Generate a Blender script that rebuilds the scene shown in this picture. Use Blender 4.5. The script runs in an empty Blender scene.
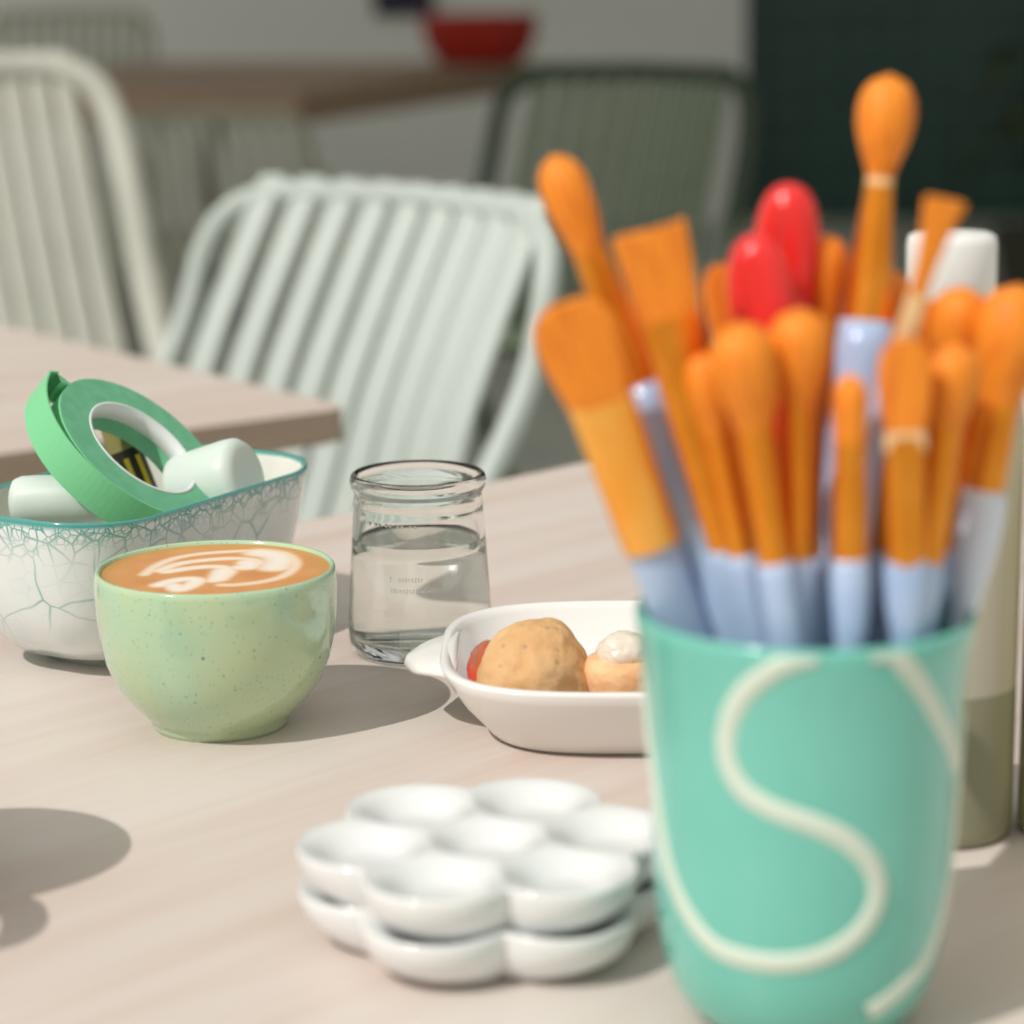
import bpy, bmesh, math, random
from mathutils import Vector, Matrix, Quaternion, noise
PI = math.pi
C = bpy.context.scene.collection
random.seed(4)
S = math.sin; K = math.cos

# ---------------------------------------------------------------- camera
TZ = 0.75                       # table height
CAM = Vector((0, 0, TZ + 0.30))
FPX = 2500.0
PITCH = math.radians(12.2); ROLL = math.radians(0.6)
_f = Vector((0, K(PITCH), -S(PITCH))); _u = Vector((0, S(PITCH), K(PITCH))); _r = Vector((1, 0, 0))
CR = _r * K(ROLL) - _u * S(ROLL); CU = _r * S(ROLL) + _u * K(ROLL); CF = _f

def ray(px, py):
    return (CF + CR * ((px - 512) / FPX) - CU * ((py - 512) / FPX))
def at(px, py, z):              # point of a measured position at a known height
    d = ray(px, py); return CAM + d * ((z - CAM.z) / d.z)
def aty(px, py, y):             # ... at a known depth
    d = ray(px, py); return CAM + d * ((y - CAM.y) / d.y)
def pxm(p):                     # metres per pixel at a point
    return (p - CAM).dot(CF) / FPX

cam = bpy.data.cameras.new('camera'); camo = bpy.data.objects.new('camera', cam); C.objects.link(camo)
m = Matrix((CR, CU, -CF)).transposed().to_4x4(); m.translation = CAM; camo.matrix_world = m
cam.sensor_fit = 'AUTO'; cam.sensor_width = 36; cam.lens = 36 * FPX / 1024
cam.clip_start = 0.05; cam.clip_end = 100
cam.dof.use_dof = True; cam.dof.focus_distance = 1.05; cam.dof.aperture_fstop = 6.4
bpy.context.scene.camera = camo
vs = bpy.context.scene.view_settings
vs.view_transform = 'Standard'; vs.look = 'None'; vs.gamma = 1; vs.use_curve_mapping = False; vs.exposure = 0.0

# ---------------------------------------------------------------- materials
def mat(name, col, rough=0.5, metal=0, spec=0.5, trans=0, ior=1.45, coat=0, sss=0, bump=None, vary=None):
    m = bpy.data.materials.new(name); m.use_nodes = True
    nt = m.node_tree; b = nt.nodes['Principled BSDF']
    b.inputs['Base Color'].default_value = (*col, 1); b.inputs['Roughness'].default_value = rough
    b.inputs['Metallic'].default_value = metal; b.inputs['Specular IOR Level'].default_value = spec
    b.inputs['Transmission Weight'].default_value = trans; b.inputs['IOR'].default_value = ior
    b.inputs['Coat Weight'].default_value = coat; b.inputs['Coat Roughness'].default_value = 0.05
    if sss:
        b.inputs['Subsurface Weight'].default_value = sss; b.inputs['Subsurface Radius'].default_value = (.01, .006, .004)
        b.inputs['Subsurface Scale'].default_value = 1
    if vary or bump:
        tc = nt.nodes.new('ShaderNodeTexCoord')
    if vary:                     # (colour2, scale, low, high[, stretch])
        n = nt.nodes.new('ShaderNodeTexNoise'); n.inputs['Scale'].default_value = vary[1]; n.inputs['Detail'].default_value = 5
        mp = nt.nodes.new('ShaderNodeMapping'); nt.links.new(tc.outputs['Object'], mp.inputs[0])
        if len(vary) > 4: mp.inputs['Scale'].default_value = vary[4]
        nt.links.new(mp.outputs[0], n.inputs['Vector'])
        r = nt.nodes.new('ShaderNodeValToRGB'); r.color_ramp.elements[0].position = vary[2]; r.color_ramp.elements[1].position = vary[3]
        r.color_ramp.elements[0].color = (*col, 1); r.color_ramp.elements[1].color = (*vary[0], 1)
        nt.links.new(n.outputs['Fac'], r.inputs['Fac']); nt.links.new(r.outputs[0], b.inputs['Base Color'])
    if bump:                     # (scale, strength, distance)
        n2 = nt.nodes.new('ShaderNodeTexNoise'); n2.inputs['Scale'].default_value = bump[0]; n2.inputs['Detail'].default_value = 4
        nt.links.new(tc.outputs['Object'], n2.inputs['Vector'])
        bp = nt.nodes.new('ShaderNodeBump'); bp.inputs['Strength'].default_value = bump[1]; bp.inputs['Distance'].default_value = bump[2]
        nt.links.new(n2.outputs['Fac'], bp.inputs['Height']); nt.links.new(bp.outputs[0], b.inputs['Normal'])
    return m

def speckle(m, layers):          # dark specks mixed over whatever feeds base colour
    nt = m.node_tree; b = nt.nodes['Principled BSDF']
    tc = nt.nodes.new('ShaderNodeTexCoord')
    for (scale, lo, hi, col, f) in layers:
        v = nt.nodes.new('ShaderNodeTexVoronoi'); v.inputs['Scale'].default_value = scale
        nt.links.new(tc.outputs['Object'], v.inputs['Vector'])
        sp = nt.nodes.new('ShaderNodeSeparateColor'); nt.links.new(v.outputs['Color'], sp.inputs[0])
        t = nt.nodes.new('ShaderNodeMapRange'); t.inputs['From Min'].default_value = lo; t.inputs['From Max'].default_value = hi
        t.inputs['To Min'].default_value = 1; t.inputs['To Max'].default_value = 0
        nt.links.new(v.outputs['Distance'], t.inputs['Value'])
        g = nt.nodes.new('ShaderNodeMath'); g.operation = 'GREATER_THAN'; g.inputs[1].default_value = f
        nt.links.new(sp.outputs[0], g.inputs[0])
        mu = nt.nodes.new('ShaderNodeMath'); mu.operation = 'MULTIPLY'
        nt.links.new(t.outputs[0], mu.inputs[0]); nt.links.new(g.outputs[0], mu.inputs[1])
        mx = nt.nodes.new('ShaderNodeMix'); mx.data_type = 'RGBA'
        nt.links.new(mu.outputs[0], mx.inputs['Factor'])
        ib = b.inputs['Base Color']
        if ib.links: nt.links.new(ib.links[0].from_socket, mx.inputs['A'])
        else: mx.inputs['A'].default_value = ib.default_value
        mx.inputs['B'].default_value = (*col, 1)
        nt.links.new(mx.outputs['Result'], ib)
    return m

def wood(name, c1, c2, rough=.5):
    m = mat(name, c1, rough)
    nt = m.node_tree; b = nt.nodes['Principled BSDF']
    tc = nt.nodes.new('ShaderNodeTexCoord'); mp = nt.nodes.new('ShaderNodeMapping')
    mp.inputs['Scale'].default_value = (2.2, 26, 26); nt.links.new(tc.outputs['Object'], mp.inputs[0])
    n = nt.nodes.new('ShaderNodeTexNoise'); n.inputs['Scale'].default_value = 1.0; n.inputs['Detail'].default_value = 6
    n.inputs['Distortion'].default_value = .6
    nt.links.new(mp.outputs[0], n.inputs['Vector'])
    mp2 = nt.nodes.new('ShaderNodeMapping'); mp2.inputs['Scale'].default_value = (8, 260, 260); nt.links.new(tc.outputs['Object'], mp2.inputs[0])
    n2 = nt.nodes.new('ShaderNodeTexNoise'); n2.inputs['Scale'].default_value = 1.0; n2.inputs['Detail'].default_value = 3
    nt.links.new(mp2.outputs[0], n2.inputs['Vector'])
    ad = nt.nodes.new('ShaderNodeMath'); ad.operation = 'MULTIPLY_ADD'; ad.inputs[1].default_value = .22
    nt.links.new(n2.outputs['Fac'], ad.inputs[0]); nt.links.new(n.outputs['Fac'], ad.inputs[2])
    r = nt.nodes.new('ShaderNodeValToRGB'); e = r.color_ramp.elements
    e[0].position = .42; e[0].color = (*c2, 1); e[1].position = .72; e[1].color = (*c1, 1)
    nt.links.new(ad.outputs[0], r.inputs['Fac']); nt.links.new(r.outputs[0], b.inputs['Base Color'])
    return m

M = {}
M['table'] = wood('pale_oak', (.665, .595, .55), (.60, .485, .425), .42)
M['table_edge'] = wood('oak_edge', (.42, .32, .25), (.36, .27, .2), .5)
M['fartable'] = wood('brown_oak', (.36, .25, .18), (.30, .2, .14), .5)
M['floor'] = mat('grey_concrete', (.42, .45, .42), .7, vary=((.50, .52, .48), 3, .35, .65))
M['white'] = mat('white_wall', (.84, .86, .86), .8, vary=((.81, .83, .83), 2, .3, .7))
M['ceil'] = mat('ceiling_paint', (.85, .85, .82), .9)
M['leg'] = mat('charcoal_metal', (.05, .05, .05), .4, metal=.4)
M['sage'] = mat('sage_lacquer', (.48, .53, .50), .45, vary=((.46, .51, .48), 9, .4, .6))
M['cream'] = mat('cream_lacquer', (.54, .54, .48), .5, vary=((.50, .51, .45), 9, .4, .6))
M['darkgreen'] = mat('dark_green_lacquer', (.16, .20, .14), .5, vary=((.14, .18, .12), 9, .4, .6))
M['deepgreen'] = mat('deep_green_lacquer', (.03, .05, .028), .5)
M['greysage'] = mat('grey_sage_lacquer', (.40, .41, .34), .5)
M['porc'] = mat('white_porcelain', (.76, .77, .77), .12, coat=.5)
M['dishw'] = mat('white_glazed_stoneware', (.82, .80, .78), .15, coat=.4)
M['teal'] = mat('teal_glaze', (.17, .55, .46), .18, coat=.6, vary=((.13, .49, .40), 14, .35, .7))
M['tealstripe'] = mat('cream_slip_line', (.62, .72, .62), .3)
M['bristle'] = mat('orange_nylon_bristle', (.88, .27, .016), .55, bump=(900, .5, .0006), vary=((.66, .15, .008), 60, .48, .72, (7, 7, .5)))
M['ferrule'] = mat('gold_ferrule', (.82, .27, .02), .30, metal=.85, vary=((.95, .36, .04), 60, .4, .7))
M['ferrulegold'] = mat('bright_gold_ferrule', (.98, .50, .10), .35, metal=.5, vary=((.98, .40, .05), 50, .4, .6))
M['ferrulepale'] = mat('pale_gold_band_glint', (.95, .64, .34), .35, metal=.3)
M['blue'] = mat('pale_blue_lacquer', (.38, .52, .78), .2, coat=.6, vary=((.48, .61, .82), 40, .4, .6))
M['bluewhite'] = mat('blue_white_lacquer', (.66, .72, .82), .25, coat=.4)
M['red'] = mat('red_plastic', (.80, .02, .018), .22, coat=.5)
M['capw'] = mat('white_cap_plastic', (.80, .80, .78), .4)
M['tape'] = mat('green_paper_tape', (.19, .58, .29), .6, bump=(600, .25, .0004))
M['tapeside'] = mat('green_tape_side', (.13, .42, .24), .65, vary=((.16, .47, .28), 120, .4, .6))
M['core'] = mat('white_card_core', (.70, .74, .74), .6)
M['frost'] = mat('frosted_white_plastic', (.62, .71, .66), .45, sss=.35, bump=(120, .15, .001))
M['coffee'] = mat('coffee', (.45, .17, .05), .3)
M['jam'] = mat('red_jam', (.62, .06, .04), .15, sss=.2, vary=((.45, .10, .03), 90, .45, .6))
M['berry'] = mat('dark_berry_jam', (.06, .005, .012), .15)
M['icing'] = mat('white_icing', (.76, .68, .58), .25, sss=.3)
M['cake'] = mat('orange_cake', (.80, .42, .20), .7, bump=(400, .5, .0015), vary=((.86, .55, .30), 120, .35, .65))
M['black'] = mat('black_plastic', (.02, .02, .015), .4)
M['yellow'] = mat('yellow_print', (.75, .55, .03), .5)
M['olivecard'] = mat('olive_card', (.26, .24, .08), .6)
M['navy'] = mat('navy_ceramic', (.012, .014, .05), .4)
M['redbowl'] = mat('red_enamel', (.42, .022, .012), .6)
M['leaf'] = mat('dark_leaf', (.03, .055, .018), .6, vary=((.05, .07, .02), 6, .4, .6))
M['pot'] = mat('dark_clay', (.06, .06, .045), .8)
M['soil'] = mat('potting_soil', (.03, .02, .015), .95, bump=(80, .8, .01))
M['bottlep'] = mat('bottle_pale_plastic', (.48, .45, .36), .4)
M['paintol'] = mat('olive_paint', (.26, .26, .17), .4)
M['bottley'] = mat('yellow_olive_bottle', (.62, .58, .33), .45)
M['beigecup'] = mat('beige_glaze', (.42, .34, .27), .3, coat=.3)
M['foot'] = mat('bare_clay_foot', (.30, .27, .20), .8)
M['footg'] = mat('olive_bare_foot', (.10, .12, .07), .7)

# cup glaze: mottled green with blue specks
g = mat('speckled_green_glaze', (.40, .60, .43), .12, coat=.6, vary=((.50, .60, .34), 26, .35, .72))
speckle(g, [(260, .05, .17, (.16, .30, .22), .72), (120, .035, .10, (.05, .12, .13), .90), (520, .1, .28, (.25, .45, .28), .6)])
M['cupgreen'] = g

# crackled bowl glaze: white cells with teal veins, dense and small towards the rim
def bowl_mat():
    m = mat('teal_bubble_glaze', (.78, .80, .77), .15, coat=.6)
    nt = m.node_tree; b = nt.nodes['Principled BSDF']; N = nt.nodes.new; L = nt.links.new
    tc = N('ShaderNodeTexCoord'); sx = N('ShaderNodeSeparateXYZ'); L(tc.outputs['Object'], sx.inputs[0])
    nz = N('ShaderNodeTexNoise'); nz.inputs['Scale'].default_value = 22; L(tc.outputs['Object'], nz.inputs['Vector'])
    def vein(scale, lo, hi, dist=.012):
        vm = N('ShaderNodeVectorMath'); vm.operation = 'SCALE'; vm.inputs['Scale'].default_value = dist
        L(nz.outputs['Color'], vm.inputs[0])
        va = N('ShaderNodeVectorMath'); va.operation = 'ADD'; L(tc.outputs['Object'], va.inputs[0]); L(vm.outputs[0], va.inputs[1])
        v = N('ShaderNodeTexVoronoi'); v.feature = 'DISTANCE_TO_EDGE'; v.inputs['Scale'].default_value = scale
        L(va.outputs[0], v.inputs['Vector'])
        r = N('ShaderNodeMapRange'); r.inputs['From Min'].default_value = lo; r.inputs['From Max'].default_value = hi
        r.inputs['To Min'].default_value = 1; r.inputs['To Max'].default_value = 0; L(v.outputs['Distance'], r.inputs['Value'])
        return r.outputs[0]
    big = vein(40, .004, .035, .02); small = vein(120, .01, .08, .016); fine = vein(260, .02, .12)
    def zr(a, bb):
        r = N('ShaderNodeMapRange'); r.inputs['From Min'].default_value = a; r.inputs['From Max'].default_value = bb
        L(sx.outputs['Z'], r.inputs['Value']); return r.outputs[0]
    def mul(a, bb):
        q = N('ShaderNodeMath'); q.operation = 'MULTIPLY'; q.use_clamp = True
        L(a, q.inputs[0])
        if isinstance(bb, float): q.inputs[1].default_value = bb
        else: L(bb, q.inputs[1])
        return q.outputs[0]
    def mx(a, bb):
        q = N('ShaderNodeMath'); q.operation = 'MAXIMUM'; L(a, q.inputs[0]); L(bb, q.inputs[1]); return q.outputs[0]
    patch = N('ShaderNodeMapRange'); patch.inputs['From Min'].default_value = .4; patch.inputs['From Max'].default_value = .62
    L(nz.outputs['Fac'], patch.inputs['Value'])
    lowp = N('ShaderNodeMapRange'); lowp.inputs['From Min'].default_value = .03; lowp.inputs['From Max'].default_value = .005
    L(sx.outputs['Z'], lowp.inputs['Value'])
    f = mx(mul(mul(big, patch.outputs[0]), .7), mul(mul(small, zr(.052, .070)), .9))
    f = mx(f, mul(mul(fine, zr(.061, .071)), .95))
    f = mx(f, mul(mul(small, patch.outputs[0]), .16)); f = mx(f, mul(patch.outputs[0], .06)); f = mx(f, mul(zr(.0705, .0730), .95))
    f = mx(f, mul(mul(patch.outputs[0], lowp.outputs[0]), .5))
    c = N('ShaderNodeMix'); c.data_type = 'RGBA'; c.inputs['A'].default_value = (.77, .81, .81, 1); c.inputs['B'].default_value = (.035, .30, .27, 1)
    L(f, c.inputs['Factor']); L(c.outputs['Result'], b.inputs['Base Color'])
    return m
M['bowl'] = bowl_mat()
M['bowlin'] = mat('bowl_white_inside', (.80, .80, .74), .15, coat=.5)

def tile_mat():
    m = mat('dark_green_tile', (.012, .035, .028), .35)
    nt = m.node_tree; b = nt.nodes['Principled BSDF']
    tc = nt.nodes.new('ShaderNodeTexCoord'); mp = nt.nodes.new('ShaderNodeMapping'); mp.inputs['Rotation'].default_value = (PI/2, 0, 0)
    nt.links.new(tc.outputs['Object'], mp.inputs[0])
    br = nt.nodes.new('ShaderNodeTexBrick'); br.offset = 0; br.inputs['Scale'].default_value = 1
    br.inputs['Brick Width'].default_value = .15; br.inputs['Row Height'].default_value = .15; br.inputs['Mortar Size'].default_value = .006
    br.inputs['Color1'].default_value = (.015, .062, .055, 1); br.inputs['Color2'].default_value = (.020, .072, .064, 1); br.inputs['Mortar'].default_value = (.05, .11, .095, 1)
    nt.links.new(mp.outputs[0], br.inputs['Vector']); nt.links.new(br.outputs['Color'], b.inputs['Base Color'])
    return m
M['tile'] = tile_mat()

def muffin_mat():
    m = mat('baked_crust', (.62, .34, .14), .65, bump=(260, .6, .0012), vary=((.72, .47, .24), 45, .35, .65))
    speckle(m, [(230, .1, .35, (.48, .27, .15), .70), (120, .06, .25, (.34, .13, .08), .80)])
    return m
M['muffin'] = muffin_mat()
M['crust'] = mat('brown_crust_rim', (.55, .24, .08), .65, bump=(300, .6, .001), vary=((.70, .36, .14), 60, .4, .6))

def glass_mat(name, tint, ior):
    m = mat(name, tint, 0.0, trans=1, ior=ior); return m
M['glass'] = glass_mat('clear_glass', (.985, 1, .99), 1.45)
M['water'] = glass_mat('water', (.97, .99, .98), 1.33)

# ---------------------------------------------------------------- mesh helpers
def link(name, me, mt, parent=None, smooth=True):
    o = bpy.data.objects.new(name, me); C.objects.link(o)
    if mt is not None: me.materials.append(mt)
    if parent is not None: o.parent = parent
    if smooth: me.polygons.foreach_set('use_smooth', [True] * len(me.polygons)); 
    return o
def mesh(name, vf, mt, parent=None, smooth=True, fix=True, sharp=None):
    v, f = vf
    me = bpy.data.meshes.new(name); me.from_pydata([tuple(p) for p in v], [], f)
    if fix:
        bm = bmesh.new(); bm.from_mesh(me); bmesh.ops.recalc_face_normals(bm, faces=bm.faces); bm.to_mesh(me); bm.free()
    o = link(name, me, mt, parent, smooth)
    if smooth and sharp: me.set_sharp_from_angle(angle=math.radians(sharp))
    return o
def join(*vfs):
    V = []; F = []
    for v, f in vfs:
        n = len(V); V += [Vector(p) for p in v]; F += [tuple(i + n for i in q) for q in f]
    return V, F
def xf(vf, mtx): return [mtx @ Vector(p) for p in vf[0]], vf[1]
def lathe(prof, n=64, sx=1, sy=1):
    V = []; F = []; idx = []
    for r, z in prof:
        if r < 1e-6: idx.append([len(V)]); V.append(Vector((0, 0, z)))
        else:
            idx.append(list(range(len(V), len(V) + n)))
            for i in range(n):
                a = 2 * PI * i / n; V.append(Vector((r * sx * K(a), r * sy * S(a), z)))
    for a, b in zip(idx, idx[1:]):
        for i in range(n):
            j = (i + 1) % n
            if len(a) == 1 and len(b) > 1: F.append((a[0], b[i], b[j]))
            elif len(b) == 1 and len(a) > 1: F.append((a[i], b[0], a[j]))
            elif len(a) > 1: F.append((a[i], b[i], b[j], a[j]))
    return V, F
def spline(pts, n=8, closed=False):
    P = [Vector(p) for p in pts]; out = []; L = len(P)
    rng = range(L if closed else L - 1)
    for i in rng:
        if closed: a, b, c, d = P[(i-1) % L], P[i], P[(i+1) % L], P[(i+2) % L]
        else: a, b, c, d = P[max(i-1, 0)], P[i], P[i+1], P[min(i+2, L-1)]
        for k in range(n):
            t = k / n
            out.append(.5 * ((2*b) + (c - a) * t + (2*a - 5*b + 4*c - d) * t*t + (3*b - a - 3*c + d) * t**3))
    if not closed: out.append(P[-1].copy())
    return out
def tube(pts, ra, rb=None, n=10, closed=False, up=Vector((0, 0, 1)), side=None, cap=True):
    """tube; ra radius along 'side' direction, rb along the other"""
    rb = rb or ra; V = []; F = []; L = len(pts)
    rr = ra if isinstance(ra, (list, tuple)) else [ra] * L
    rs = rb if isinstance(rb, (list, tuple)) else [rb] * L
    prev = None
    for i, p in enumerate(pts):
        if closed: t = (pts[(i+1) % L] - pts[i-1]).normalized()
        else: t = (pts[min(i+1, L-1)] - pts[max(i-1, 0)]).normalized()
        if side is not None: x = (side - t * side.dot(t)).normalized()
        elif prev is None:
            x = t.cross(up);
            if x.length < 1e-3: x = t.cross(Vector((1, 0, 0)))
            x.normalize()
        else: x = (prev - t * prev.dot(t)).normalized()
        prev = x; y = t.cross(x)
        for k in range(n):
            a = 2 * PI * k / n; V.append(p + x * (rr[i] * K(a)) + y * (rs[i] * S(a)))
    for i in range(L if closed else L - 1):
        for k in range(n):
            a = i * n; b = ((i + 1) % L) * n; F.append((a + k, a + (k+1) % n, b + (k+1) % n, b + k))
    if cap and not closed:
        F.append(tuple(range(n))[::-1]); F.append(tuple((L-1) * n + k for k in range(n)))
    return V, F
def box(cx, cy, cz, sx, sy, sz, bev=0, seg=2):
    bm = bmesh.new(); bmesh.ops.create_cube(bm, size=1)
    for v in bm.verts: v.co = Vector((cx + v.co.x * sx, cy + v.co.y * sy, cz + v.co.z * sz))
    if bev: bmesh.ops.bevel(bm, geom=list(bm.edges), offset=bev, segments=seg, profile=.5, affect='EDGES')
    bm.verts.index_update()
    r = [v.co.copy() for v in bm.verts], [tuple(v.index for v in f.verts) for f in bm.faces]; bm.free(); return r
def rrect(hx, hy, r, n=8):
    out = []
    for cx, cy, a0 in ((hx - r, hy - r, 0), (-hx + r, hy - r, PI/2), (-hx + r, -hy + r, PI), (hx - r, -hy + r, 1.5*PI)):
        for k in range(n + 1):
            a = a0 + PI/2 * k / n; out.append((cx + r * K(a), cy + r * S(a)))
    return out
def loft(rings, cap0=True, cap1=True):
    n = len(rings[0]); V = [Vector(p) for r in rings for p in r]; F = []
    for i in range(len(rings) - 1):
        for k in range(n): F.append((i*n + k, i*n + (k+1) % n, (i+1)*n + (k+1) % n, (i+1)*n + k))
    if cap0: F.append(tuple(range(n))[::-1])
    if cap1: F.append(tuple((len(rings)-1)*n + k for k in range(n)))
    return V, F
def blob(rx, ry, rz, seed=0, amp=.1, sc=2.0, sub=5, flat=None, mod=None):
    bm = bmesh.new(); bmesh.ops.create_icosphere(bm, subdivisions=sub, radius=1)
    for v in bm.verts:
        d = v.co.copy(); k = 1 + amp * noise.noise(d * sc + Vector((seed, seed*2, 0))) + amp*.4 * noise.noise(d * sc * 3 + Vector((seed, 5, 0)))
        p = Vector((d.x * rx, d.y * ry, d.z * rz)) * k
        if flat is not None and p.z < flat: p.z = flat + (p.z - flat) * .08
        if mod: p = mod(p)
        v.co = p
    bm.verts.index_update()
    r = [v.co.copy() for v in bm.verts], [tuple(v.index for v in f.verts) for f in bm.faces]; bm.free(); return r

def tag(o, label=None, cat=None, group=None, kind=None):
    if label: o['label'] = label
    if cat: o['category'] = cat
    if group: o['group'] = group
    if kind: o['kind'] = kind
    return o
def thing(name, label, cat, loc, rz=0, group=None):
    o = bpy.data.objects.new(name, None); o.empty_display_size = .02; C.objects.link(o)
    o.location = loc; o.rotation_euler = (0, 0, rz)
    return tag(o, label, cat, group)
def clone(root, loc, rz, label, group=None):
    r = root.copy(); C.objects.link(r); r.location = loc; r.rotation_euler = (0, 0, rz); r['label'] = label
    if group: r['group'] = group
    for ch in list(root.children):
        c = ch.copy(); C.objects.link(c); c.parent = r
        for g2 in ch.children:
            d = g2.copy(); C.objects.link(d); d.parent = c
    return r

# ---------------------------------------------------------------- room
WY = 10.6
wsplit = aty(745, 120, WY).x
def struct(name, vf, mt, label=None):
    o = mesh(name, vf, mt, smooth=False); o['kind'] = 'structure'; return o
struct('floor', box(0, 3.5, -.05, 14, 17, .1), M['floor'])
struct('wall_back', box((-5 + wsplit) / 2, WY + .1, 1.8, wsplit + 5, .2, 3.6), M['white'])
struct('wall_tiled', box((wsplit + 4.2) / 2, WY + .25, 1.8, 4.2 - wsplit, .2, 3.6), M['tile'])
struct('wall_right', box(4.3, 7.4, 1.8, .2, 6.6, 3.6), M['white'])
struct('sun_block_ceiling', box(-.4, 6.75, 3.7, 9.6, 8.3, .2), M['ceil'])  # unseen slab added to keep the sun off the back of the room

# ---------------------------------------------------------------- tables
U1 = (at(580, 462.5, TZ) - at(300, 522, TZ)); U1.z = 0; U1.normalize(); UA = math.atan2(U1.y, U1.x)
U2 = Vector((-U1.y, U1.x, 0))
def make_table(label, lx, ly, origin, thick=.024, mt='table', me='table_edge', group=None, rz=UA):
    """origin: world position of local (0,0) = the corner; the table spans +x and -y locally"""
    t = thing('cafe_table', label, 'table', (origin.x, origin.y, 0), rz, group)
    cx, cy = lx / 2, -ly / 2
    ring = lambda s, z: [(cx + x, cy + y, z) for x, y in rrect(lx/2 - s, ly/2 - s, .012, 6)]
    mesh('tabletop', loft([ring(.0, TZ - .0015), ring(.0015, TZ)], False, True), M[mt], t, smooth=False)
    mesh('edge_band', loft([ring(.004, TZ - thick), ring(0, TZ - thick + .002), ring(0, TZ - .0015)], True, False), M[me], t, smooth=False)
    ix, iy = lx * .32, ly * .3
    for sx in (-1, 1):
        for sy in (-1, 1):
            p0 = Vector((cx + sx * ix, cy + sy * iy, TZ - thick - .012)); p1 = Vector((cx + sx * ix * 1.08, cy + sy * iy * 1.08, 0))
            mesh('leg', tube([p0, p1], [.016, .012], n=14), M['leg'], t, sharp=40)
    mesh('apron', join(box(cx, cy, TZ - thick - .012, ix*2 + .03, .03, .024), box(cx - ix, cy, TZ - thick - .012, .03, iy*2 + .03, .024), box(cx + ix, cy, TZ - thick - .012, .03, iy*2 + .03, .024)), M['leg'], t, smooth=False)
    return t
far_pt = at(300, 522, TZ)
make_table('pale oak cafe table in front, carrying the green cup, paint mug and white palettes', 2.0, .86, far_pt - U1 * 1.15)
# table behind at left: corner on the right
c2 = at(349, 406, TZ)
cdir = (at(0, 313, TZ) - c2); print('angle', math.degrees(math.atan2(cdir.y, cdir.x)), math.degrees(UA))
# local +x axis = -U1 direction is awkward: use rotation so that corner is at local (lx,0)->shift
A2 = math.radians(37); o2 = c2 - Vector((K(A2), S(A2), 0)) * 1.2
t2 = thing('cafe_table', 'bare pale oak cafe table corner behind the bubble-glazed bowl, in front of the sage chair', 'table', (o2.x, o2.y, 0), A2)
def table_up(t, lx, ly, thick, mt, me, rot=0):
    cx, cy = lx / 2, ly / 2
    ring = lambda s, z: [(cx + x, cy + y, z) for x, y in rrect(lx/2 - s, ly/2 - s, .014, 6)]
    mesh('tabletop', loft([ring(.0, TZ - .0015), ring(.0015, TZ)], False, True), M[mt], t, smooth=False)
    mesh('edge_band', loft([ring(.004, TZ - thick), ring(0, TZ - thick + .002), ring(0, TZ - .0015)], True, False), M[me], t, smooth=False)
    mesh('column', tube([Vector((cx, cy, .02)), Vector((cx, cy, TZ - thick))], .03, n=24), M['leg'], t, sharp=40)
    mesh('base', lathe([(0, .022), (.03, .022), (.2, .012), (.22, .006), (.22, 0), (0, 0)], 40), M['leg'], t, sharp=30).location = (cx, cy, 0)
table_up(t2, 1.2, .75, .026, 'table', 'table_edge')
# far table
c3 = at(300, 92, TZ); e3 = at(545, 62, TZ); d3 = e3 - c3; a3 = math.atan2(d3.y, d3.x)
print('far table', c3, e3)
t3 = thing('cafe_table', 'brown wooden table at the back of the room holding a red bowl', 'table', (c3.x, c3.y, 0), a3)
table_up(t3, min(d3.length, 3.0), 1.5, .085, 'fartable', 'fartable')

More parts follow.
